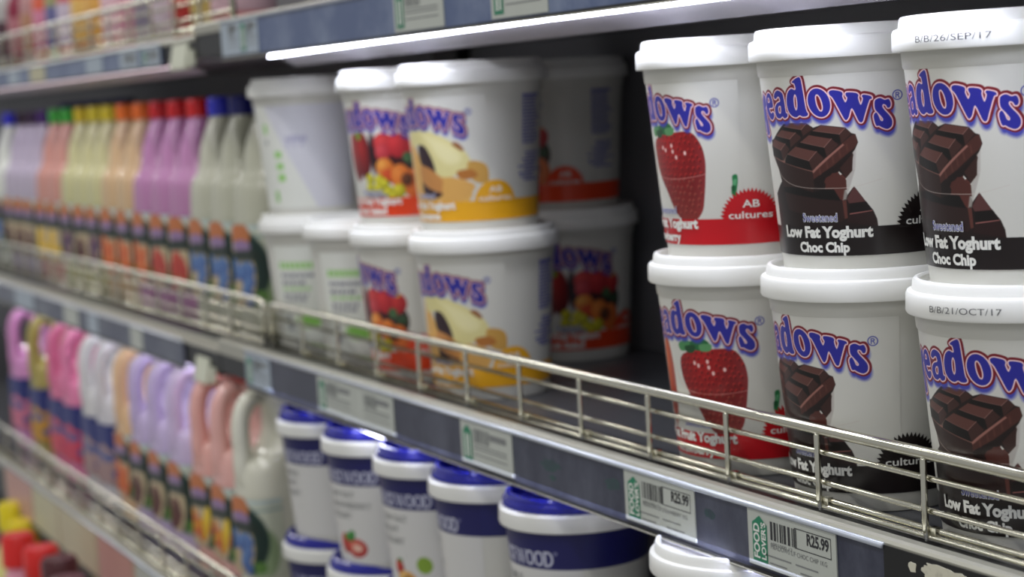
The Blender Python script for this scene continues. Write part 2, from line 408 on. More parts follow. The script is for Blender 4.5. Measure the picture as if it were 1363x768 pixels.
def paint_straw(cv):
    V=View(988,108,378,634,-45,880,440,4.267)
    # a second, orange-red berry towards the back of the label
    cv.ell(-64,150,20,70,(150,38,22),(214,98,50),.2)
    o=smooth_poly(V([(92,150),(150,112),(260,100),(370,98),(425,160),(446,250),(440,350),(425,460),(405,540),(350,596),(270,598),(205,530),(160,430),(118,350),(90,250)]),4)
    d=cv.sd(o); al=np.clip(.5-d/1.2,0,1)
    c,_=V([(260,250)])[0],0
    x=(cv.X-c[0])/62; y=(cv.Y-c[1])/90
    g=np.clip(np.sqrt((x+.25)**2+(y+.35)**2),0,1.3)[...,None]/1.3
    base=np.array((176,18,22))*(1-g)+np.array((98,14,18))*g
    lowp=np.clip((y-.25)/.9,0,1)[...,None]; base=base*(1-lowp*.75)+np.array((158,66,56))*lowp*.75
    side=np.clip((x-.45)/.4,0,1)[...,None]; base=base*(1-side*.5)+np.array((176,70,74))*side*.5
    cv.C=cv.C*(1-al[...,None])+base*al[...,None]
    r=random.Random(3); n=0
    for iy in range(17):
        for ix in range(14):
            px=c[0]-72+ix*10.5+(iy%2)*5.2+r.uniform(-2.2,2.2)+iy*.5; py=c[1]-72+iy*9.6+r.uniform(-2,2)
            j=int((px-cv.x0)*cv.res); k=int((py-cv.y0)*cv.res)
            if 0<=j<cv.nx and 0<=k<cv.ny and d[k,j]<-2.5:
                cv.ell(px-.7,py-1.2,2.5,2.9,(192,44,42) if py<c[1]+30 else (164,76,64),None,.5)
                cv.ell(px,py,1.9,2.4,(104,12,16) if py<c[1]+30 else (112,34,32),None,.5)
    for sx,sy in ((165,180),(185,195),(235,172),(240,205),(262,238),(325,215)):
        p=V([(sx,sy)])[0]; cv.ell(p[0],p[1],2.6,3.4,(240,196,190),None,.5)
    for P,cc in (([(88,70),(130,50),(170,75),(140,105),(98,110)],(74,140,86)),([(150,60),(215,40),(255,70),(240,105),(170,105)],(36,104,58)),([(200,75),(262,72),(255,110),(205,112)],(90,150,96)),([(120,85),(175,80),(165,120),(130,118)],(24,74,40))):
        cv.poly(smooth_poly(V(P),3),cc,.8)
    cv.line(smooth_open(V([(52,180),(75,280),(115,335),(180,355),(280,358),(380,345),(440,330)])),1.,(226,170,160),.75)
    W=View(973,112,93,348,-66,860,230,5.122)
    for P,cc in (([(530,30),(560,20),(566,60),(555,130),(550,165),(526,160),(520,130),(530,80)],(30,120,66)),([(535,60),(558,50),(552,90),(536,100)],(96,170,120)),([(522,100),(545,95),(540,130),(524,132)],(12,84,44))):
        cv.poly(smooth_poly(W(P),3),cc,.7)
def paint_fruit(cv):
    V=View(540,83,118,303,-47,460,120,4.264); k=RPX/83/4.264
    def e(x,y,rx,ry,c,c2=None,**kw): p=V([(x,y)])[0]; cv.ell(p[0],p[1],rx*k,ry*k,c,c2,**kw)
    e(20,380,70,140,(110,24,30),(176,40,40)); e(62,370,62,135,(96,20,28),(188,40,40)); e(45,262,30,26,(120,140,50))
    e(120,360,28,110,(40,16,26),None,soft=.6)
    e(230,390,110,90,(60,22,26)); e(360,420,60,80,(50,40,34))
    e(185,305,68,62,(168,36,44),(224,74,74)); e(175,355,52,50,(170,40,52),(220,84,90)); e(340,320,74,66,(160,32,40),(226,70,64)); e(265,315,62,70,(166,34,44),(220,62,66))
    e(352,270,24,14,(226,190,70))
    e(318,378,30,30,(70,104,66)); e(372,412,34,26,(46,76,48))
    e(215,480,62,48,(140,40,30)); e(178,440,60,56,(206,96,30),(244,176,84)); e(190,480,40,34,(196,60,34),(224,100,50))
    e(268,490,60,74,(214,104,34),(240,150,72)); e(345,525,66,84,(206,92,36),(236,140,66)); e(312,508,44,48,(176,86,40)); e(305,505,32,34,(66,36,24),(126,76,48))
    for x,y,r in ((85,505,34),(140,515,36),(80,555,34),(130,560,36),(190,575,36),(255,570,40),(170,530,30),(215,600,24)): e(x,y,r,r,(158,152,20),(236,226,70))
    p=V([(60,590),(180,590),(185,615),(60,622)]); cv.poly(p,(150,150,160),1.5)
    cv.poly(V([(60,630),(120,640),(260,632),(370,598),(385,620),(240,660),(60,660)]),(236,226,216),1.5)
def paint_cream(cv):
    V=View(644,88,332,534,-52,545,330,4.041)
    def a(p,c,s=1.2): cv.poly(smooth_poly(V(p),3),c,s)
    a([(66,250),(120,430),(200,500),(330,520),(380,640),(60,640)],(226,176,96))
    a([(70,240),(140,250),(200,268),(300,318),(372,370),(412,462),(352,470),(310,500),(240,510),(190,480),(178,400),(130,330),(72,330)],(226,216,152))
    a([(140,270),(230,310),(330,370),(345,420),(280,440),(220,400),(180,330)],(238,230,176),6)
    a([(110,335),(150,340),(186,420),(194,485),(155,470),(112,425)],(52,34,42)); a([(110,500),(150,540),(230,590),(190,620),(115,610)],(60,38,44))
    a([(108,440),(170,462),(230,520),(262,590),(200,590),(110,530)],(202,140,78))
    a([(390,425),(482,440),(492,530),(430,540),(385,500)],(206,158,78)); a([(318,482),(400,468),(432,505),(345,525)],(184,116,52))
    a([(302,330),(335,325),(366,360),(350,368)],(150,92,48)); a([(240,525),(330,520),(420,560),(330,640),(230,640)],(222,170,92))

# ------------------------------------------------------------------ yoghurt tubs
def tub_body(parent, m=WHITE):
    p=[(RB-.03,0.),(RB-.006,.004),(RB,.02)]
    for z in np.linspace(.1,.83,8): p.append((rad(z),z))
    p+=[(rad(.835)+.008,.84),(rad(.9)+.008,.90),(rad(.9)+.008,.935)]
    MB().lathe(p,96).build('container',m,parent,True,40)
def tub_lid(parent, m=LIDW, R=.466):
    p=[(R-.035,.902),(R-.004,.90),(R,.908),(R-.002,.972),(R-.008,.984),(R-.026,.99),(R-.03,1.022),(R-.036,1.032),(R-.05,1.034),(R-.058,1.026),(R-.062,1.002),(R-.09,.999),(.03,.999)]
    return MB().lathe(p,96).build('lid',m,parent,True,30)
def band_mesh(y0,y1,n=160,rows=3):
    v=[];f=[]
    for j in range(rows+1):
        y=y0+(y1-y0)*j/rows
        for i in range(n): v.append((-PI*RPX+2*PI*RPX*i/n,y))
    for j in range(rows):
        for i in range(n): f.append(((j+1)*n+i,(j+1)*n+(i+1)%n,j*n+(i+1)%n,j*n+i))
    return v,f
def art_tub(kind, colour, paint, res, line1, line2, l1x, l2x, spiky=True):
    root=thing('yoghurt_tub','tub','tub',0,0,0)
    tub_body(root); tub_lid(root)
    cv=Canvas(-152,152,12,240,res,BGP)
    paint(cv); logo(cv,max(1.,.9/res))
    lab=patch('label',cv,root,.002)
    bc=mat(kind+'_band_print',colour,.3,var=.03)
    v,f=band_mesh(227,266); p=wrap(np.array(v)[:,0],np.array(v)[:,1],.0035)
    bd=mesh_obj('band',p,f,bc,lab,True)
    # badge: half a rosette (or a plain hill) rising from the band
    cx,cy=164.,232.; n=48 if spiky else 40; B=Flat(); ring=[]
    for i in range(n+1):
        a=PI+PI*i/n
        r=(50 if i%2 else 43.5) if spiky else 44
        ring.append((cx+r*math.cos(a),cy+r*math.sin(a)))
    for i in range(n):
        (xa,ya),(xb,yb)=ring[i],ring[i+1]
        for t0,t1 in ((0,.35),(.35,.7),(.7,1)):
            L=lambda X,Y,t:(cx+(X-cx)*t,cy+(Y-cy)*t)
            if t0==0: B.poly([(cx,cy),L(xa,ya,t1),L(xb,yb,t1)][::-1] if False else [(cx,cy),L(xb,yb,t1),L(xa,ya,t1)][::-1])
            else: B.poly([L(xa,ya,t0),L(xa,ya,t1),L(xb,yb,t1),L(xb,yb,t0)])
    badge=wrapflat('badge',B,bc,lab,.0045)
    T=Flat(); T.text('AB',cx-13,cx+14,211,11,0,.015); T.text('cultures',cx-35,cx+35,227.5,10.5,0,.012)
    wrapflat('lettering',T,TXTW,badge,.007)
    T=Flat()
    T.text(line1,l1x[0],l1x[1],240.5,14.5,0,.05); T.text(line2,l2x[0],l2x[1],260.5,13,0,.045)
    wrapflat('lettering',T,TXTW,lab,.0075)
    for off,b,mm in ((.006,.045,TXTW),(.0075,-.004,TXTBLUE)):
        T=Flat(); T.text('Sweetened',-25-12*max(b,0),31+12*max(b,0),219+6*max(b,0),11+10*max(b,0),0,b); o=wrapflat('lettering',T,mm,lab,off)
    # columns of small blue print on the back of the label
    T=Flat(); r=random.Random(5)
    for k in range(26):
        y=26+k*6.6
        if k in (15,16): continue
        x=230+(0 if k<15 else r.uniform(-14,10)); xe=x+r.uniform(42,62)
        while x<xe:
            w=r.uniform(5,13); T.rect(x,min(x+w,xe),y,y+(3.6 if k else 5)); x+=w+2
    wrapflat('ingredients_print',T,TXTBLUE,lab,.003)
    return root
PROTO={}
PROTO['choc']=art_tub('choc',(26,18,18),paint_choc,1.9,'Low Fat Yoghurt','Choc Chip',(-67,81),(-36,47))
PROTO['straw']=art_tub('straw',(196,14,28),paint_straw,1.6,'Low Fat Fruit Yoghurt','Strawberry',(-120,76),(-60,36))
PROTO['fruit']=art_tub('fruit',(226,66,24),paint_fruit,.8,'Low Fat Fruit Yoghurt','Fruit Salad',(-110,78),(-60,40),False)
PROTO['cream']=art_tub('cream',(236,172,30),paint_cream,.8,'Low Fat Yoghurt','Banana',(-67,78),(-40,40),False)
def white_tub():
    root=thing('yoghurt_tub','tub','tub',0,0,0); tub_body(root); tub_lid(root)
    cv=Canvas(-110,110,30,262,.6,BGP); r=random.Random(11)
    cv.poly([(-110,30),(40,30),(110,262),(-110,262)],(226,228,220),2)
    for x0 in range(-90,60,14): cv.poly([(x0,70),(x0+10,70),(x0+10,86),(x0,86)],(150,206,110),1.5)
    for y,c in ((98,(120,120,136)),(116,(110,110,126)),(130,(160,200,130)),(146,(130,130,140)),(158,(140,140,150))):
        x=-88
        while x<(50 if y<110 else -20):
            w=r.uniform(6,16); cv.poly([(x,y),(x+w,y),(x+w,y+8),(x,y+8)],c,1.5); x+=w+4
    cv.ell(-20,212,34,18,(140,200,90),None,.5); cv.poly([(-84,196),(-72,196),(-72,236),(-84,236)],(130,134,140),2)
    patch('label',cv,root,.002); return root
PROTO['white']=white_tub()
def white_back():
    root=thing('yoghurt_tub','tub','tub',0,0,0); tub_body(root); tub_lid(root)
    cv=Canvas(-190,110,20,268,.6,(214,214,222))
    cv.poly([(-190,20),(-118,20),(10,268),(-190,268)],(228,230,222),2)  # paler slanted area: a shadow edge put into the label colour
    for x,y,w,h,c in ((-128,66,14,22,(150,204,110)),(-126,104,8,10,(120,120,130)),(-96,132,20,14,(140,206,90)),(-94,160,20,14,(140,206,90)),(-92,186,20,16,(140,206,90)),(-112,226,12,26,(130,190,90))):
        cv.poly([(x,y),(x+w,y),(x+w,y+h),(x,y+h)],c,2)
    r=random.Random(2)
    for k in range(6):
        x=-58+k*9; cv.poly([(x,96+r.uniform(-2,3)),(x+6,96),(x+6,108),(x,108)],(160,158,190),2)
        if k%2==0: cv.poly([(x,112),(x+6,112),(x+6,120),(x,120)],(172,170,198),2)
    patch('label',cv,root,.002); return root
PROTO['whiteback']=white_back()

def camdir(x,y): return math.atan2(-x,y)     # which way a tub at (x,y) sees the camera
used=set()
def tub(kind,x,y,z,a,label,group):
    o=PROTO[kind] if kind not in used else copy_tree(PROTO[kind]); used.add(kind)
    put(o,x,y,z,camdir(x,y)+math.radians(a),label,'yoghurt tub',group); return o
ZS=-1.8448
Y0=4.927
GR='yoghurt tubs on the middle shelf'
tub('straw',-7.504,Y0,ZS,-45,'red-banded strawberry tub standing on the shelf, lower one of its stack',GR)
tub('straw',-7.52,Y0,ZS+1,-66,'red-banded strawberry tub stacked on top, showing AB cultures badge in full',GR)
tub('choc',-6.547,Y0,ZS,-51.5,'chocolate-chip tub standing on shelf right beside the lower strawberry tub',GR)
tub('choc',-6.56,Y0,ZS+1,-31,'chocolate-chip tub stacked right beside the upper strawberry tub, no date on lid',GR)
d1=tub('choc',-5.549,Y0,ZS,-34,'chocolate-chip tub at lower right with 21 OCT date on its lid',GR)
d2=tub('choc',-5.575,Y0,ZS+1,-48,'chocolate-chip tub at upper right with 26 SEP date on its lid',GR)
def wraplid(x,y,off):
    th=np.asarray(x)/RPX; z=.985-np.asarray(y)/308.; r=.466+off
    return np.stack([r*np.sin(th),-r*np.cos(th),z],-1)
for o,t,x0,x1 in ((d1,'B/B/21/OCT/17',-35,50),(d2,'B/B/26/SEP/17',-4,85)):
    lid=[c for c in o.children if c.name.startswith('lid')][0]
    T=Flat().text(t,x0,x1,17,7.5,0,-.004); wrapflat('date_print',T,mat('stamp_ink',(58,58,62),.6,var=.02),lid,.006,wraplid)
tub('cream',-10.389,Y0,ZS,-52,'yellow-banded cream and biscuit tub standing on shelf beneath its twin',GR)
tub('cream',-10.43,Y0,ZS+1,-57,'yellow-banded cream and biscuit tub stacked on top of its twin',GR)
tub('fruit',-11.371,Y0,ZS,-75,'orange-banded fruit tub on shelf between white tub and yellow-banded tub',GR)
tub('fruit',-11.426,Y0,ZS+1,-47,'orange-banded fruit tub on top of stack beside yellow-banded tub',GR)
tub('fruit',-11.36,6.05,ZS,-10,'dim fruit tub standing on shelf at the back behind yellow-banded tub',GR)
tub('fruit',-11.40,6.05,ZS+1,-73,'dim fruit tub stacked at the back showing its blue small print',GR)
tub('white',-13.27,Y0+.02,ZS,-12,'white tub with pale green print on shelf nearest the jugs',GR)
tub('white',-12.32,Y0+.02,ZS,-8,'white tub with pale green print on shelf beside the orange-banded fruit stack',GR)
tub('whiteback',-13.31,Y0+.02,ZS+1.0,-4,'plain white tub with green slanting print, stacked on top next to blue caps',GR)
used.add('x')

# ------------------------------------------------------------------ navy-banded tubs on the lower shelf
HW=.912; WF=.79; WR=.43
def wrad(z): return .335+(.395-.335)*z/WF
def wwrap(x,y,off):
    th=np.asarray(x,float)/RPX; z=WF*(1-np.asarray(y,float)/HPX); r=wrad(z)+off
    return np.stack([r*np.sin(th),-r*np.cos(th),z],-1)
SER={'L':(.75,[[(.15,0),(.15,1)],[(.15,0),(.6,0)]]),'A':(.9,[[(.1,0),(.45,1)],[(.45,1),(.8,0)],[(.24,.35),(.66,.35)]]),
 'N':(.95,[[(.15,0),(.15,1)],[(.15,1),(.8,0)],[(.8,0),(.8,1)]]),'E':(.75,[[(.15,0),(.15,1)],[(.15,0),(.6,0)],[(.15,.5),(.5,.5)],[(.15,1),(.6,1)]]),
 'D':(.95,[[(.15,0),(.15,1)],[(.15,1),(.5,1),(.75,.8),(.82,.5),(.75,.2),(.5,0),(.15,0)]]),
 'C':(.9,[[(.8,.75),(.6,.97),(.4,.97),(.18,.75),(.12,.5),(.18,.25),(.4,.03),(.6,.03),(.8,.25)]]),
 'O':(1.,[[(.5,1),(.22,.9),(.12,.5),(.22,.1),(.5,0),(.78,.1),(.88,.5),(.78,.9),(.5,1)]]),
 'W':(1.3,[[(.05,1),(.38,0)],[(.38,0),(.65,.95)],[(.65,.95),(.92,0)],[(.92,0),(1.25,1)]])}
def serif(cv, word, x0, x1, base, cap, col):
    tot=sum(SER[c][0] for c in word); s=(x1-x0)/tot; x=x0
    for c in word:
        w,st=SER[c]
        for q in st:
            P=[(x+a*s,base-b*cap) for a,b in q]
            thin=(len(q)==2 and q[0][1]==q[1][1]) or (c in 'NWA' and q[0][1]<q[1][1])
            cv.line(P,1.6 if thin else 4.2,col)
            if len(q)==2 and c in 'WLNED':
                for px,py in P:
                    if abs(py-base)<.1 and c=='W': continue
                    if abs(P[0][1]-P[1][1])>2: cv.line([(px-4,py),(px+4,py)],1.4,col)
        x+=w*s
def wood_tub(variant):
    root=thing('yoghurt_tub','tub','tub',0,0,0)
    p=[(.305,0),(.329,.004),(.335,.02)]+[(wrad(z),z) for z in np.linspace(.1,WF,8)]
    MB().lathe(p,80).build('container',WHITE,root,True,40)
    # white tamper rim under the blue lid
    MB().lathe([(.385,WF-.005),(WR-.004,WF),(WR,WF+.01),(WR-.004,WF+.085),(WR-.014,WF+.095),(.39,WF+.097)],80).build('rim',LIDW,root,True,30)
    q=[(.385,WF+.097),(WR-.026,WF+.1),(WR-.028,WF+.128),(WR-.03,WF+.134),(WR-.04,WF+.138),(WR-.046,WF+.160),(WR-.056,WF+.168),(WR-.075,WF+.168),(WR-.082,WF+.125),(.05,WF+.122)]
    MB().lathe(q,112,flute=(1,2,.0035)).build('lid',NAVYLID,root,True,25)
    cv=Canvas(-140,140,2,268,.8,(216,215,212))
    cv.poly([(-150,-5),(150,-5),(150,76),(-150,76)],(28,28,92),.8)
    serif(cv,'LANCEWOOD',-88,88,68,27,(206,208,224))
    cx=92; cv.line([(cx+3*math.cos(t),43+3*math.sin(t)) for t in np.linspace(0,2*PI,9)],1.2,(190,192,214))
    lab=patch('label',cv,root,.002,wwrap)
    v,f=band_mesh(0,76); p=wwrap(np.array(v)[:,0],np.array(v)[:,1],.0012); mesh_obj('band',p,f,NAVY,lab,True)
    T=Flat(); lines={'straw':('LOW FAT','STRAWBERRY','YOGURT'),'peach':('LOW FAT','FRUIT','YOGURT'),'plain':('DOUBLE','CREAM','YOGURT')}[variant]
    y=108
    for t in lines: T.text(t,-72,-72+len(t)*14.,y,16,0,0.); y+=27
    T.rect(-72,10,y-2,y+3)
    wrapflat('lettering',T,INKG,lab,.004,wwrap)
    if variant!='plain':
        c2=Canvas(-62,96,186,276,.8,(216,215,212))
        if variant=='straw':
            c2.ell(-22,226,20,26,(150,24,24),(214,60,50)); c2.ell(16,236,32,24,(170,30,30),(226,120,100)); c2.ell(18,236,16,10,(236,190,170)); c2.ell(-6,210,20,10,(40,110,40),(90,160,70)); c2.ell(4,200,12,8,(60,140,60))
        else:
            c2.ell(-16,218,16,20,(150,24,24),(214,70,50)); c2.ell(-12,200,10,5,(70,130,60)); c2.ell(4,244,30,20,(206,140,60),(240,196,120)); c2.ell(8,246,12,9,(110,60,30)); c2.ell(59,207,20,20,(136,168,58)); 
        patch('fruit_picture',c2,lab,.003,wwrap)
    return root
WP={k:wood_tub(k) for k in ('plain','straw','peach')}; wused=set()
ZL=-4.037
GW='navy-banded tubs with blue lids on the lower shelf'
def wtub(kind,x,y,z,a,label):
    o=WP[kind] if kind not in wused else copy_tree(WP[kind]); wused.add(kind)
    put(o,x,y,z,camdir(x,y)+math.radians(a),label,'yoghurt tub',GW)
WX=(-12.577,-11.678,-10.755,-9.892,-8.937)
ups=(('plain',-56,'navy-banded tub with blue lid right beside the cream jug, farthest of the row'),
     ('straw',-48,'navy-banded tub with strawberries pictured on it, upper one, blue lid'),
     ('peach',-49,'navy-banded tub with green disc on its label, blue lid, upper tier'),
     ('plain',-81,'navy-banded tub with blue lid, fourth of the row from the jug, mostly blank side'),
     ('plain',-60,'navy-banded tub with blue lid nearest the camera, largest of its row'))
for k,(x,(kd,a,l)) in enumerate(zip(WX,ups)): wtub(kd,x,4.7,ZL+HW,a,l)
lows=('navy-banded tub with blue lid below the one beside the cream jug','navy-banded tub with blue lid below the strawberry one','navy-banded tub in the lower tier below the green-disc tub','navy-banded tub in the lower tier, fourth from the jug','navy-banded tub in the lower tier, nearest the camera')
for x,l in zip(WX,lows): wtub('plain',x-.06,4.7,ZL,-25,l)
PROTO['bare']=thing('yoghurt_tub','tub','tub',0,0,0); tub_body(PROTO['bare']); tub_lid(PROTO['bare'])
tub('bare',-7.12,4.63,ZL+HW,0,'plain white tub with flat white lid under the middle shelf price rail',None)
wtub('plain',-7.12,4.63,ZL,-25,'navy-banded tub underneath the plain white flat-lidded tub')

# ------------------------------------------------------------------ jugs
def rrect(hw,yf,yb,z,n=6,k=.42):
    """rounded rectangle ring"""
    r=min(hw,(yb-yf)/2)*k*2*.5; out=[]
    for cx,cy,a0 in ((hw-r,yf+r,-PI/2),(hw-r,yb-r,0),(-hw+r,yb-r,PI/2),(-hw+r,yf+r,PI)):
        for j in range(n):
            a=a0+PI/2*j/(n-1); out.append((cx+r*math.cos(a),cy+r*math.sin(a),z))
    return out
JUG=[(0,.22,-.27,.27,.7),(.03,.255,-.305,.30,.7),(.08,.268,-.318,.31,.7),(.16,.27,-.32,.312,.7),(.94,.27,-.32,.312,.7),(1.02,.27,-.322,.312,.75),(1.12,.268,-.32,.312,.8),(1.2,.262,-.29,.312,.85),(1.26,.255,-.2,.31,.9),(1.32,.246,-.1,.305,.9),(1.42,.236,-.05,.298,.9),(1.52,.215,-.05,.275,.95),(1.62,.18,-.07,.235,1.),(1.70,.14,-.09,.17,1.),(1.75,.112,-.105,.122,1.),(1.80,.105,-.105,.105,1.),(1.84,.105,-.105,.105,1.)]
JUGB=[q if q[0]<1.2 else None for q in JUG]
JUGB=[q for q in JUGB if q]+[(1.2,.266,-.315,.312,.85),(1.25,.258,-.298,.308,.9),(1.29,.244,-.262,.29,.95),(1.36,.232,-.238,.27,1.),(1.46,.222,-.224,.25,1.),(1.56,.2,-.2,.225,1.),(1.65,.165,-.165,.18,1.),(1.72,.13,-.13,.135,1.),(1.77,.108,-.108,.108,1.),(1.84,.105,-.105,.105,1.)]
def jug_proto(): 
    body=MB().loft([rrect(hw,yf,yb,z,6,k) for z,hw,yf,yb,k in JUG])
    hp=smooth_open([(0,.0,1.70),(0,-.10,1.735),(0,-.20,1.70),(0,-.262,1.60),(0,-.285,1.46),(0,-.28,1.30),(0,-.27,1.16),(0,-.24,1.05)],4)
    n=len(hp); hr=[.075+.03*max(0,(i/(n-1)-.7)/.3) for i in range(n)]
    handle=MB().tube(hp,hr,12,squash=1.05)
    cap=MB().lathe([(.112,1.775),(.122,1.78),(.122,1.90),(.116,1.925),(.10,1.935),(.02,1.935)],40,flute=(1,2,.0025))
    return body,handle,cap
JB=jug_proto(); JB2=MB().loft([[(x*(1-.34*math.exp(-(y/.11)**2)*max(0,min(1,(z-1.27)/.12,(1.74-z)/.12))),y,z) for x,y,z in rrect(hw,yf,yb,z,12,k)] for z,hw,yf,yb,k in JUGB])
def jug_label(kind):
    cv=Canvas(-60,60,0,100,.7,(206,210,190))
    K={'grape':((74,34,34),(110,60,50)),'orange':((206,84,34),(228,130,50)),'berry':((176,44,36),(210,84,60)),'banana':((226,176,28),(240,206,60)),'blue':((52,84,150),(110,150,200)),'plum':((70,40,90),(120,70,80)),'mix':((196,60,40),(232,190,50))}
    if kind=='star':
        cv.poly([(-60,0),(60,0),(60,34),(-60,34)],(44,52,120),1.5); return cv
    a,b=K[kind]
    cv.poly([(-60,0),(60,0),(60,6),(-60,6)],(190,206,206),2); cv.line([(-60,14),(60,14)],2,(110,150,160))
    cv.ell(20,70,34,40,(150,170,130)); 
    cv.ell(6,54,36,48,(22,48,42)); cv.ell(-7,62,32,44,(196,176,140)); cv.ell(-6,13,25,15,(186,108,50),(204,120,70)); cv.ell(-4,27,22,8,(150,120,164)); cv.poly([(-34,34),(28,30),(34,44),(-30,46)],(30,44,36),2)
    r=random.Random(hash(a)%97 if False else a[0])
    for _ in range(12): cv.ell(r.uniform(-26,12),r.uniform(54,92),r.uniform(9,13),r.uniform(9,13),a,b)
    if kind=='mix': cv.ell(12,66,9,26,(216,176,30),(244,214,60),ang=.3)
    cv.ell(30,88,8,8,(90,130,60))
    return cv
def star_label(low):
    cv=Canvas(-60,60,0,100,.7,(44,52,120)); cv.poly([(-60,34),(-30,44),(0,32),(30,44),(60,34),(60,100),(-60,100)],low,2)
    r=random.Random(4)
    for _ in range(6): cv.ell(r.uniform(-40,40),r.uniform(44,90),9,7,(70,90,150))
    return cv
def jwrap(x,y,off):
    """flat front and rounded corners of the jug"""
    x=np.asarray(x,float); z=.92-np.asarray(y,float)*.0064
    s=x/60*.42+.02; hw,yf,R=.27,-.32,.13
    fl=hw-R; ex=np.abs(s)-fl; a=np.clip(ex/R,0,PI/2); over=np.maximum(ex-R*PI/2,0)
    X=np.where(ex<0,s,np.sign(s)*(fl+(R+off)*np.sin(a))); Y=np.where(ex<0,yf-off,yf+R-(R+off)*np.cos(a)+over)
    return np.stack([X,Y,z],-1)
LABM={}
def get_label(kind,parent,low=None):
    k=(kind,low)
    if k not in LABM:
        o=patch('label',star_label(low) if kind=='star' else jug_label(kind),parent,.012,jwrap); LABM[k]=o.data; return o
    o=bpy.data.objects.new('label',LABM[k]); COL.objects.link(o); o.parent=parent; return o
JM={}
def jug(x,y,z,rz,colour,capcol,lab,label,group,low=None,scale=1.,grip=True):
    root=thing('drink_jug',label,'jug',x,y,z,rz,group)
    cm=mat('jug_plastic_%d_%d_%d'%colour,colour,.16,var=.03,spec=.9); pm=mat('jug_cap_%d_%d_%d'%capcol,capcol,.35,var=.03)
    for nm,mb,mm in (('body',JB[0] if grip else JB2,cm),('handle',JB[1],cm),('cap',JB[2],pm)):
        if nm=='handle' and not grip: continue
        k=(nm,mm.name,grip)
        if k in JM: o=bpy.data.objects.new(nm,JM[k]); COL.objects.link(o); o.parent=root
        else:
            o=mb.build(nm,mm,root,True,50); JM[k]=o.data
    get_label(lab,root,low); root.scale=(.9,.95,scale); return root
MAUVE=(190,132,176); CREAMW=(200,200,180); YEL=(206,202,150); PEA=(214,182,138); SAL=(210,150,136); LIL=(190,178,196)
G1='drink jugs along the front of the middle shelf'
rows=[(-23.9,(222,226,214),(40,40,200),'blue','white jug with bright blue cap at the far end of the row'),
(-23.12,LIL,(44,16,40),'grape','pale lilac jug with dark maroon cap, beside the bright blue cap'),
(-22.55,LIL,(52,18,60),'grape','pale lilac jug with dark maroon cap, second of that colour'),
(-21.98,LIL,(70,24,110),'grape','pale lilac jug with purple cap beside the green caps'),
(-21.36,SAL,(60,170,56),'banana','salmon jug with green cap beside the purple cap'),
(-20.78,SAL,(60,170,56),'banana','salmon jug with green cap beside the yellow caps'),
(-20.15,YEL,(216,190,32),'plum','pale yellow jug with yellow cap beside the green caps'),
(-19.55,YEL,(214,196,40),'grape','pale yellow jug with yellow cap, middle of three'),
(-19.0,YEL,(216,196,36),'plum','pale yellow jug with yellow cap beside the orange caps'),
(-18.42,PEA,(238,116,28),'orange','peach jug with orange cap beside the yellow caps'),
(-17.81,PEA,(238,112,28),'orange','peach jug with orange cap beside the red caps'),
(-17.22,MAUVE,(200,22,28),'orange','mauve jug with red cap beside the orange caps'),
(-16.62,MAUVE,(206,22,28),'berry','mauve jug with red cap, middle of three'),
(-16.02,MAUVE,(208,24,26),'berry','mauve jug with red cap beside the blue caps'),
(-15.40,CREAMW,(46,50,190),'blue','cream jug with blue cap beside the red caps'),
(-14.82,CREAMW,(30,32,120),'blue','cream jug with blue cap second from the white tubs'),
(-14.22,CREAMW,(30,32,120),'blue','cream jug right beside the white tubs, its cap hidden')]
for x,c,cc,lb,l in rows: jug(x,4.92,ZS,.16+rnd.uniform(-.06,.06),c,cc,lb,l,G1,grip=False)
for k,x in enumerate((-24.4,-23.7,-23.0,-22.3,-21.6)):
    jug(x,5.75,ZS,0,(200,196,206),(30,30,130),'blue','dim jug with navy cap in the back row, %s'%('farthest left','second from left','in the middle','second from right','nearest the camera')[k],'drink jugs in the back row of the middle shelf',scale=1.04,grip=False)
G2='drink jugs along the lower shelf'
ZLL=-3.79
low=[(-21.6,(222,150,206),'star',(214,120,150),'orchid pink jug at the far left end of the lower shelf'),
(-20.55,(176,162,86),'star',(206,150,40),'olive jug with navy and orange label'),
(-19.62,(224,120,160),'star',(216,84,104),'pink jug with navy label beside the olive jug'),
(-19.02,(238,136,178),'star',(214,70,100),'bright pink jug with navy label beside the white jugs'),
(-18.2,(222,220,220),'star',(170,140,140),'white jug with navy label beside the bright pink jug'),
(-17.62,(220,218,224),'star',(170,140,140),'white jug with navy label beside the peach jug'),
(-16.9,(236,196,150),'orange',None,'peach jug with orange fruit label'),
(-16.36,(204,186,224),'grape',None,'lilac jug right beside the peach jug'),
(-15.76,(206,188,226),'grape',None,'lilac jug in the middle of three lilac ones'),
(-15.16,(210,192,228),'grape',None,'lilac jug beside the salmon jugs'),
(-14.5,(236,178,168),'mix',None,'salmon jug beside the lilac jugs, banana on its label'),
(-13.95,(236,180,172),'mix',None,'salmon jug beside the cream jug, banana on its label'),
(-13.42,(224,222,204),'blue',None,'cream jug on the lower shelf right beside the navy-banded tubs')]
for x,c,lb,lw,l in low: jug(x*1.011,4.55,ZLL,.12+rnd.uniform(-.05,.05),c,(40,40,90) if lb!='mix' else (200,60,50),lb,l,G2,lw,.92)

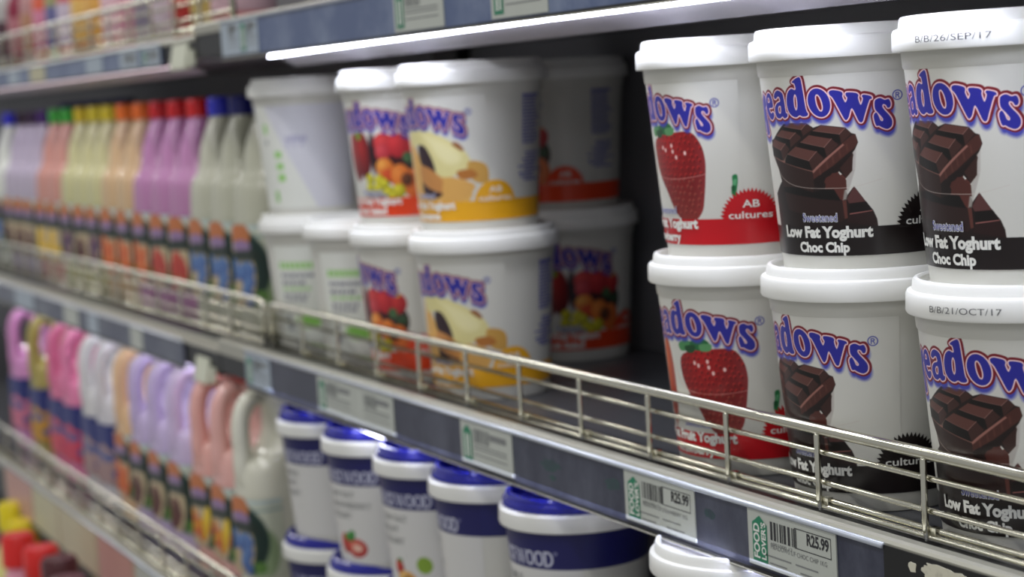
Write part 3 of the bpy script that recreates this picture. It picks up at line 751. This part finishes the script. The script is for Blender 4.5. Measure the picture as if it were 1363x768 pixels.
# ------------------------------------------------------------------ shelves, price rails
XR,XM1,XM0,XL=-2.0,-13.41,-15.0,-36.0        # right end, rail start right bay, rail end left bay, left end
def shelf(label,x0,x1,z,yf,yb,th,rail=None,railmat=RAILN,rh=(.05,-.245),notch=True,lipm=LIP,railx=None,bright=True):
    root=thing('shelf',label,'shelf',(x0+x1)/2,yf,z,0,'shelves of the dairy fridge')
    ox=(x0+x1)/2
    def b(name,mb,ms,par=root,sm=False):
        o=mb.build(name,ms,par,sm,30); return o
    q=lambda X:X-ox
    b('shelf_panel',MB().box(q(x0),q(x1),.12,yb-yf,-th,0,.006),SHELF)
    b('underside',MB().box(q(x0),q(x1),.14,yb-yf-.02,-th-.014,-th),UNDER)
    b('front_lip',MB().prism([(.005,-.06),(.005,rh[0]-.012),(.012,rh[0]),(.03,rh[0]+.006),(.075,rh[0]+.004),(.10,rh[0]-.012),(.112,-.0),(.13,-.003),(.13,-.06)],q(x0),q(x1)),lipm)
    b('shadow_gap_strip',MB().box(q(x0),q(x1),.02,.08,rh[1]+.03,-.06),BLACK)  # black strip put in for the shade of the gap behind the lip
    rx0,rx1=railx or (x0,x1)
    r=b('price_rail',MB().prism([(.0,rh[1]),(.0,rh[0]-.02),(.012,rh[0]-.02),(.016,rh[1])],q(rx0),q(rx1)),railmat)
    e=MB().tube([(q(rx0),-.004,rh[0]-.022),(q(rx1),-.004,rh[0]-.022)],.0135,10)
    o=e.build('rail_edge',EDGE,r,True)
    e=MB().prism([(-.008,rh[1]-.012),(-.008,rh[1]+.004),(.06,rh[1]+.004),(.06,rh[1]-.012)],q(rx0),q(rx1))
    e.build('rail_edge',BLACK,r)
    e=MB().tube([(q(rx0),-.006,rh[1]-.014),(q(rx1),-.006,rh[1]-.014)],.005,6); e.build('rail_edge',LIP,r,True)
    return root
YF=4.33
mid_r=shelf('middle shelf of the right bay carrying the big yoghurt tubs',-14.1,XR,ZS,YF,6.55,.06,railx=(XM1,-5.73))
# bare dark front with flaked cream paint past the end of the rail
MB().box(-5.728-(-14.1+XR)/2,XR-(-14.1+XR)/2,-.002,.004,-.245,.03).build('bare_front',BLACK,mid_r)
FLAKE=worn_mat('flaked_cream_paint',(216,212,192),(70,66,58),.66,60,.5); TORN=worn_mat('torn_green_sticker',(40,78,74),(46,50,68),.5,70,.4); ox=(-14.1+XR)/2
def blob(x0,x1,z0,z1,seed,n=26):
    rr=random.Random(seed); pts=[]
    for i in range(n):
        a=2*PI*i/n; k=1+rr.uniform(-.16,.14)
        cx,cz=(x0+x1)/2,(z0+z1)/2; sx=abs(math.cos(a))**.55*(1 if math.cos(a)>0 else -1); sz=abs(math.sin(a))**.7*(1 if math.sin(a)>0 else -1)
        pts.append((cx+(x1-x0)/2*sx*k, cz+(z1-z0)/2*sz*k))
    v=[(a-ox,-.0045,c) for a,c in pts]+[(a-ox,-.001,c) for a,c in pts]
    MB().add(v,[tuple(range(n))]+[(i,i+n,(i+1)%n+n,(i+1)%n) for i in range(n)]).build('flaked_paint',FLAKE,mid_r)
blob(-5.575,-5.53,-.040,-.002,1,14); blob(-5.50,-5.24,-.058,.012,5,30)
for q,(px0,px1,pz0,pz1) in enumerate(((-8.62,-8.38,-.13,-.05),(-7.93,-7.76,-.12,-.04),(-7.02,-6.93,-.10,-.04),(-8.52,-8.44,-.17,-.13))):
    rr=random.Random(20+q); n=14
    pts=[((px0+px1)/2+(px1-px0)/2*math.cos(2*PI*i/n)*rr.uniform(.6,1.1),(pz0+pz1)/2+(pz1-pz0)/2*math.sin(2*PI*i/n)*rr.uniform(.5,1.1)) for i in range(n)]
    MB().add([(a_-ox,-.0008,c) for a_,c in pts]+[(a_-ox,.002,c) for a_,c in pts],[tuple(range(n))]+[(i,i+n,(i+1)%n+n,(i+1)%n) for i in range(n)]).build('sticker_residue',TORN,mid_r)
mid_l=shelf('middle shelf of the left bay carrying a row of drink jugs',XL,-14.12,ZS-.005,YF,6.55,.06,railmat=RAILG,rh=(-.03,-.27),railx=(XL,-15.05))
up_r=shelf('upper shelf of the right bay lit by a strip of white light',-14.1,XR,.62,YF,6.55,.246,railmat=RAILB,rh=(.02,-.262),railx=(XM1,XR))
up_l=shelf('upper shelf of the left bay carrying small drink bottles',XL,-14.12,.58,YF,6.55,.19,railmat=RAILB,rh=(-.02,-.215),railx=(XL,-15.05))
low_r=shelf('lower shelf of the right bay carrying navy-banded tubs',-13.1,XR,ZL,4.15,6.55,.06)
low_rb=None
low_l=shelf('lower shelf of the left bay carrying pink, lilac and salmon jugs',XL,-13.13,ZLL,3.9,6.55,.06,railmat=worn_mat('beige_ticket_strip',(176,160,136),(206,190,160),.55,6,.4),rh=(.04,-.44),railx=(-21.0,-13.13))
for par,ox_,z0 in ((mid_l,(XL-14.12)/2,-.335),(up_l,(XL-14.12)/2,-.265)):
    m_=MB(); x=-14.72-ox_; dx=.34 if par is mid_l else .42
    m_.prism([(-.03,z0),(-.03,z0+.02),(.008,z0+.20),(.02,z0+.20),(.02,z0)],x,x+dx)
    m_.box(x+dx+.05,x+dx+.14,-.012,.02,z0+.02,z0+.14,.005)
    m_.build('shelf_bracket',BRACK,par)
# the deck of the fridge below
deck=MB().box(XL,XR,2.7,6.55,-6.35,-6.2,.01); tag(world('fridge_deck',deck,SHELF),'bottom deck of the fridge under the small capped bottles','fridge base')
pl=MB().box(XL,XR,3.0,6.55,-EYE/S,-6.35,.01); o=world('trim_1',pl,BLACK,kind='structure')
# structure
world('wall_back',MB().box(-62,XR+1,6.55,6.75,-EYE/S,4.),WALLM,kind='structure')
world('trim_2',MB().box(-14.35,-13.85,6.42,6.55,-6.2,4.,.02),BLACK,kind='structure')
world('floor',MB().box(-40,14,-30,8,-EYE/S-.3,-EYE/S),mat('store_floor',(170,168,160),.3,var=.05,scale=3),kind='structure')

# ------------------------------------------------------------------ wire guards
def guard(label,x0,x1,zt,zb,y,s,kref,rounded='both'):
    root=thing('wire_guard',label,'wire guard',x0,y,zb,0,'wire guards along the shelf fronts')
    h=zt-zb; W=x1-x0; c=.055
    def arc(cx,cz,a0,a1): return [(cx+c*math.cos(a),0,cz+c*math.sin(a)) for a in np.linspace(a0,a1,6)]
    pts=[(0,0,0)]+arc(c,h-c,PI,PI/2)+arc(W-c,h-c,PI/2,0)+[(W,0,0)]
    MB().tube(pts,.025,12).build('top_rail',CHROME,root,True)
    for k,(fz,yy,rr) in enumerate(((.69,.018,.0125),(.30,.018,.0125),(.075,.02,.0135),(.0,.0,.0135))):
        MB().tube([(0,yy,h*fz),(W,yy,h*fz)],rr,8).build('rail',CHROME,root,True)
    # second thinner wire tucked under the top rail
    MB().tube([(.03,.03,h*.95),(W-.03,.03,h*.95)],.011,8).build('rail',CHROME,root,True)
    x=kref
    while x<x1-.12:
        if x>x0+.12:
            MB().tube([(x-x0,.004,h*.985),(x-x0,-.016,h*.93),(x-x0,-.016,.03),(x-x0,-.004,-.012)],.0135,8).build('post',CHROME,root,True)
            MB().box(x-x0+.012,x-x0+.05,-.01,.02,.005,.045,.004).build('clip',CHROME,root)
        x+=s
    return root
GX,GS,GY=-13.2951,.6918,4.5155
guard('chrome wire guard in front of the big yoghurt tubs',GX,XR-.3,-1.479,-1.806,GY,GS,GX+GS)
guard('chrome wire guard in front of the middle shelf jugs',-27.3,GX-.17,-1.468,-1.80,GY,GS,GX-.25-18*GS)
guard('chrome wire guard on the upper shelf in front of small bottles',-27.3,GX-.17,.935,.615,4.45,GS,GX-.25-18*GS)
guard('chrome wire guard in front of the lower shelf jugs',-27.3,-13.05,-3.43,-3.755,4.0,GS,GX-.25-18*GS)

# ------------------------------------------------------------------ price tags
def tagcard(name_label,x0,x1,z0,z1,y,card=CARD,level=2,desc=None,price='R25.99',green=True,group='price tags in the shelf rails'):
    root=thing('price_tag',name_label,'price tag',x0,y,z0,0,group)
    W=x1-x0; H=z1-z0
    MB().box(0,W,-.006,0,0,H).build('card',card,root)
    def flat(name,F,ms,dy,par=root):
        v=[(a,-.006-dy,H-b) for a,b in F.v]; return mesh_obj(name,v,F.f,ms,par,False,F.mi)
    if level==0: return root
    if green:
        F=Flat(); F.poly([(.035,H-.02),(.145,H-.02),(.145,.055),(.09,.02),(.035,.055)]); st=flat('green_strip',F,GREEN,.0015)
        if level==2:
            for t,xb,cp,l0,l1 in (('FOOD',.088,.042,H-.035,.055),('LOVER\'S',.135,.032,H-.035,.045)):
                v,f=text2d(t,0,l0-l1,0,cp,.03); vv=[(xb+q[1],-.009,(H-l0)+q[0]) for q in v]
                mesh_obj('lettering',vv,f,TXTW,st)
        else:
            F=Flat(); F.rect(.065,.085,.07,H-.04); F.rect(.105,.122,.07,H-.04); flat('lettering',F,TXTW,.003,st)
    x=.17; r=random.Random(int(-x0*100)); F=Flat(); xe=.17+W*.30
    while x<xe: w=r.choice((.006,.006,.011,.016)); F.rect(x,x+w,.03,.03+H*.33); x+=w+r.choice((.006,.009,.013))
    flat('barcode',F,INK if level==2 else INKG,.0015)
    F=Flat(); bx0,bx1,by0,by1=W*.55,W*.95,.025,.025+H*.36; t=.0035
    if level==2:
        F.rect(bx0,bx1,by0,by0+t); F.rect(bx0,bx1,by1-t,by1); F.rect(bx0,bx0+t,by0,by1); F.rect(bx1-t,bx1,by0,by1)
        F.text(price,bx0+(bx1-bx0)*.34,bx1-.015,by1-.03,.047,0,.03)
        flat('price_box',F,INK,.0015)
        F=Flat(); F.text(desc,.17,W*.9,by1+.035,.020,0,0.); F.text('6001000 12',.17,.17+W*.25,.03+H*.33+.022,.014,0,0.)
        for k,(a,b) in enumerate(((.2,.5),(.55,.8),(.25,.45),(.6,.85))): F.rect(W*a,W*b,H*.74+.03*(k//2),H*.74+.03*(k//2)+.006)
        flat('small_print',F,INKG,.0015)
    else:
        for k in range(4):
            xx=W*.58
            if k==0: F.rect(xx,W*.9,.04,.075)
        for yy in (.5,.58,.72): F.rect(.17,W*.9,H*yy,H*yy+.007)
        flat('small_print',F,INKG,.0015)
    return root
zt,zb=ZS+.014,ZS-.226
tagcard('sharp price tag for choc chip tubs, priced R25.99, nearest the camera',-6.66,-6.03,zb,zt,YF,level=2,desc='MEADOWS L/F CHOC CHIP 1KG')
tagcard('price tag for strawberry tubs, R25.99, below the strawberry stack',-7.72,-7.09,zb,zt,YF,level=2,desc='MEADOWS L/F STRAWBERRY 1KG')
tagcard('price tag on middle rail below and right of the yellow-banded tubs',-9.58,-8.93,zb,zt,YF,level=1)
tagcard('price tag on middle rail with green strip, left one of a touching pair',-11.88,-11.22,zb,zt,YF,level=1)
tagcard('price tag on middle rail without green strip, right one of a touching pair',-11.215,-10.566,zb,zt,YF,level=1,green=False)
tagcard('price tag at the far left end of the right bay middle rail',-13.41,-12.86,zb,zt,YF,CARDB,level=1)
uz0,uz1=.62-.25,.62-.002
tagcard('price tag on upper right rail, at its left end',-13.41,-13.0,uz0,uz1,YF,CARDB,1,green=False)
tagcard('price tag on upper right rail, second from its left end, green strip',-12.995,-12.59,uz0,uz1,YF,CARDB,1)
tagcard('price tag on upper right rail above the yellow-banded tub stack',-10.15,-9.46,uz0,uz1,YF,CARD,1)
tagcard('price tag on upper right rail, nearest the camera and cut by photo top',-8.86,-8.23,uz0,uz1,YF,CARD,1)
for k,(a,b,cd) in enumerate(((-21.05,-20.5,CARDB),(-19.95,-19.25,CARDY),(-17.53,-16.92,CARDB),(-16.32,-15.72,CARDB),(-15.6,-15.06,CARDB))):
    tagcard('blurred pale price tag on upper left rail, %s'%('farthest from camera','cream one, second from far end','third from far end','second from the bracket gap','nearest the bracket gap')[k],a,b,.58-.205,.58-.05,YF,cd,0 if k<3 else 1,green=(k==4))
for k,(a,b,cd) in enumerate(((-21.7,-20.75,CARDB),(-19.3,-18.7,CARD),(-18.3,-17.9,CARDB),(-16.7,-16.31,CARD))):
    tagcard('blurred pale price tag on middle left rail above the jugs, %s'%('farthest from camera','second from far end','third from far end','nearest the bracket gap')[k],a,b,ZS-.262,ZS-.06,YF,cd,0)
for k,(a,b,cd) in enumerate(((-20.9,-19.6,CARDP),(-19.55,-18.4,CARDY),(-18.35,-16.9,CARDY),(-16.8,-15.6,CARDP),(-15.5,-14.2,CARD))):
    tagcard('wide blurred ticket on the lower left rail, %s'%('pink one at far end','cream one beside far pink one','cream one in the middle','pink one second from camera','grey one nearest camera')[k],a,b,ZLL-.42,ZLL-.0,3.9,cd,0)

# ------------------------------------------------------------------ small goods
def bottle(x,y,z,body,cap,h,R,label,group,cat='bottle',name='drink_bottle',band=None,neck=.45):
    root=thing(name,label,cat,x,y,z,0,group)
    bmx=mat('goods_%d_%d_%d'%body,body,.3,var=.04); cmx=mat('goods_%d_%d_%d'%cap,cap,.3,var=.04)
    MB().lathe([(R*.85,0),(R*.97,.01),(R,.04),(R,h*.55),(R*.96,h*.64),(R*.75,h*.75),(R*neck,h*.83),(R*neck,h*.88)],32).build('body',bmx,root,True,50)
    MB().lathe([(R*neck*1.15,h*.86),(R*neck*1.22,h*.865),(R*neck*1.2,h*.985),(R*neck*1.05,h),(R*.05,h)],28,flute=(1,2,.002)).build('cap',cmx,root,True,40)
    if band:
        b2=mat('goods_%d_%d_%d'%band,band,.35,var=.05)
        MB().lathe([(R*1.004,h*.14),(R*1.012,h*.145),(R*1.012,h*.5),(R*1.004,h*.505)],32).build('label',b2,root,True,50)
    return root
def cup(x,y,z,body,lid,h,R,label,group,band=None):
    root=thing('yoghurt_cup',label,'cup',x,y,z,0,group)
    bmx=mat('goods_%d_%d_%d'%body,body,.35,var=.04); cmx=mat('goods_%d_%d_%d'%lid,lid,.35,var=.04)
    MB().lathe([(R*.72,0),(R*.78,.01),(R*.92,h*.9),(R*.92,h*.93)],32).build('container',bmx,root,True,50)
    MB().lathe([(R*.9,h*.9),(R,h*.905),(R,h*.965),(R*.95,h*.99),(R*.9,h),(.02,h)],32).build('lid',cmx,root,True,40)
    if band:
        b2=mat('goods_%d_%d_%d'%band,band,.35,var=.05)
        MB().lathe([(R*.80,h*.14),(R*.805,h*.145),(R*.895,h*.7),(R*.885,h*.705)],32).build('label',b2,root,True,50)
    return root
GU='small goods on the upper left shelf'
ug=[(-22.9,(190,186,184),(150,40,60),(80,50,60),'grey bottle at the far left end of the upper shelf'),
(-22.1,(150,40,70),(200,190,190),(190,120,130),'maroon bottle, second from far left of the upper shelf'),
(-21.4,(200,150,150),(230,90,60),(190,140,110),'dusty pink bottle beside the maroon bottle'),
(-20.75,(240,110,80),(230,90,60),(226,140,170),'coral bottle with pink label beside the dusty pink bottle'),
(-20.15,(170,170,120),(190,180,60),(110,110,160),'olive bottle with violet label'),
(-19.6,(220,110,110),(220,60,70),(214,200,220),'rose bottle with pale label beside the olive bottle'),
(-19.0,(244,160,60),(240,140,40),(240,196,110),'orange bottle with yellow label, left of the two orange ones'),
(-18.4,(240,160,70),(236,140,50),(236,180,90),'orange bottle with yellow label, right of the two orange ones'),
(-17.8,(232,150,160),(226,110,120),(240,200,210),'pink bottle beside the orange ones'),
(-17.2,(236,170,180),(226,130,140),(220,150,170),'pink bottle with rosy label, second past the orange ones'),
(-16.65,(214,200,210),(210,170,60),(150,140,160),'pale bottle with greyish label beside the pink bottles'),
(-16.1,(236,220,228),(230,180,190),(226,210,222),'white pink-tinted bottle beside the red bottle'),
(-15.5,(176,40,40),(120,20,30),(196,50,44),'dark red bottle on the upper shelf'),
(-14.95,(226,204,140),(236,220,170),(216,190,110),'straw yellow bottle right of the dark red bottle'),
(-14.4,(232,150,150),(226,90,70),(240,200,210),'pink bottle at right end of the upper left shelf')]
for x,b,c,bd,l in ug: bottle(x,4.85,.58,b,c,1.15,.26,l,GU,band=bd)
GB='capped bottles on the bottom deck'
def low_b(x,y,zt,body,cap,label,h,R,band=None,neck=.55): bottle(x,y,-6.2,body,cap,zt+6.2,R,label,GB,band=band,neck=neck)
low_b(-20.45,3.85,-4.12,(236,226,150),(236,216,20),'bottle with yellow cap at far bottom left','',.27,(230,220,90),.5)
low_b(-19.9,3.85,-4.21,(236,226,160),(236,212,24),'bottle with yellow cap, nearer of the two yellow ones','',.27,(226,210,70),.5)
low_b(-18.2,3.45,-3.98,(242,170,190),(226,40,36),'pink bottle with red cap in front of the yellow caps','',.27,(232,120,150),.5)
low_b(-17.15,3.45,-3.90,(242,176,196),(228,40,36),'pink bottle with red cap, nearer of the two red ones','',.27,(236,226,200),.5)
low_b(-18.45,4.3,-4.62,(222,214,120),(206,190,60),'bottle with olive yellow cap half hidden at the back','',.24,None,.5)
low_b(-16.4,3.45,-3.85,(230,220,190),(84,40,44),'bottle with dark brown cap beside the red caps','',.27,(200,150,60),.5)
low_b(-14.6,3.12,-3.60,(230,220,190),(90,44,48),'bottle with dark brown cap nearest the camera at photo bottom','',.27,(226,150,50),.5)
low_b(-17.25,3.95,-4.45,(236,110,190),(226,80,170),'magenta bottle in the shade below the lower rail','',.27,None,.5)
low_b(-16.5,3.95,-4.45,(236,130,170),(230,90,150),'pink bottle in the shade below the lower rail, nearer the camera','',.27,None,.5)

# ------------------------------------------------------------------ strip lights under the shelves
DIM=mat('added_dim_glow',(240,230,236),.4,emit=((240,214,226),1.6))
TUBE=mat('lit_diffuser',(255,255,255),.4,emit=((238,240,255),16.0))
def strip(label,pts,r,power,x0,x1,y,z,tilt=0.,col=(.80,.84,1.),tube=None,spread=140,shade=False):
    root=thing('strip_light',label,'light',pts[0][0],pts[0][1],pts[0][2],0,'strip lights under the shelves')
    P=[(a-pts[0][0],b-pts[0][1],c-pts[0][2]) for a,b,c in pts]
    MB().tube(P,r,8).build('diffuser',tube or TUBE,root,True)
    MB().tube([(a,b+.035,c+.012) for a,b,c in P],r*1.25,8).build('housing',LIP,root,True)
    if shade:
        MB().prism([(.02,.008),(.19,-.078),(.20,-.072),(.03,.014)],0,pts[-1][0]-pts[0][0]).build('reflector',UNDER,root)
    L=bpy.data.lights.new('strip_lamp','AREA'); L.shape='RECTANGLE'; L.size=(x1-x0)*S; L.size_y=.012; L.energy=power; L.color=col
    L.spread=math.radians(spread)
    o=bpy.data.objects.new('strip_lamp',L); COL.objects.link(o); o.location=((x0+x1)/2*S,y*S,wz(z)); o.rotation_euler=(tilt,0,0)
    return root
strip('white strip light glowing under the upper right shelf edge',[(-12.73,4.45,.338),(-11,4.45,.343),(-8.5,4.45,.343),(-6.5,4.45,.336),(-2.2,4.45,.338)],.0105,1.1,-12.7,-2.4,4.42,.322,math.radians(-14),shade=True)
strip('white strip light glowing under the middle right shelf edge',[(-13.2,4.37,-2.06),(-11.8,4.37,-2.06),(-11.45,4.39,-2.125),(-11.0,4.39,-2.135),(-10.6,4.39,-2.115),(-10.2,4.37,-2.06),(-2.2,4.37,-2.06)],.0125,1.3,-13.0,-3,4.36,-2.075,math.radians(-32),(.66,.69,1.))
strip('added dim glow strip lighting the upper left shelf underside',[(-26.5,4.5,.36),(-15.0,4.5,.36)],.009,.35,-26.3,-15.2,4.5,.33,0.,(.9,.84,1.),DIM,shade=True)  # added weak glow so the left shelf underside catches some light
strip('strip light under the middle left shelf edge',[(-26.5,4.42,-2.10),(-21.5,4.42,-2.10),(-21.25,4.40,-2.16),(-21.,4.42,-2.10),(-16.3,4.42,-2.10),(-16.1,4.40,-2.135),(-15.9,4.42,-2.10),(-14.5,4.42,-2.09)],.008,.4,-26.3,-14.6,4.43,-2.085,0.,(.82,.82,1.))

# ------------------------------------------------------------------ the store: ceiling lamps and ambient light
def ceiling(x,y,z,sx,sy,e,col=(1,.985,.95)):
    L=bpy.data.lights.new('ceiling_lamp','AREA'); L.shape='RECTANGLE'; L.size=sx*S; L.size_y=sy*S; L.energy=e; L.color=col
    o=bpy.data.objects.new('ceiling_lamp',L); COL.objects.link(o)
    o.location=(x*S,y*S,wz(z)); o.rotation_euler=(0,0,0)
for x in (-28,-16,-4,8): ceiling(x,-4.,13.,5,.6,8.)
for x in (-44,-60,-78,-98): ceiling(x,-3.,13.,12,1.6,16)  # far lamps added to put bright highlights on the chrome rails
for x in (-24,-8,8): ceiling(x,-15.,13.,8,1.4,6.5)
W=bpy.data.worlds.new('store_air'); SC.world=W; W.use_nodes=True
bg=W.node_tree.nodes['Background']; bg.inputs['Color'].default_value=(.95,.97,1.,1); bg.inputs['Strength'].default_value=.33
SC.view_settings.view_transform='Standard'; SC.view_settings.look='None'; SC.view_settings.gamma=1; SC.view_settings.use_curve_mapping=False
SC.view_settings.exposure=0.06
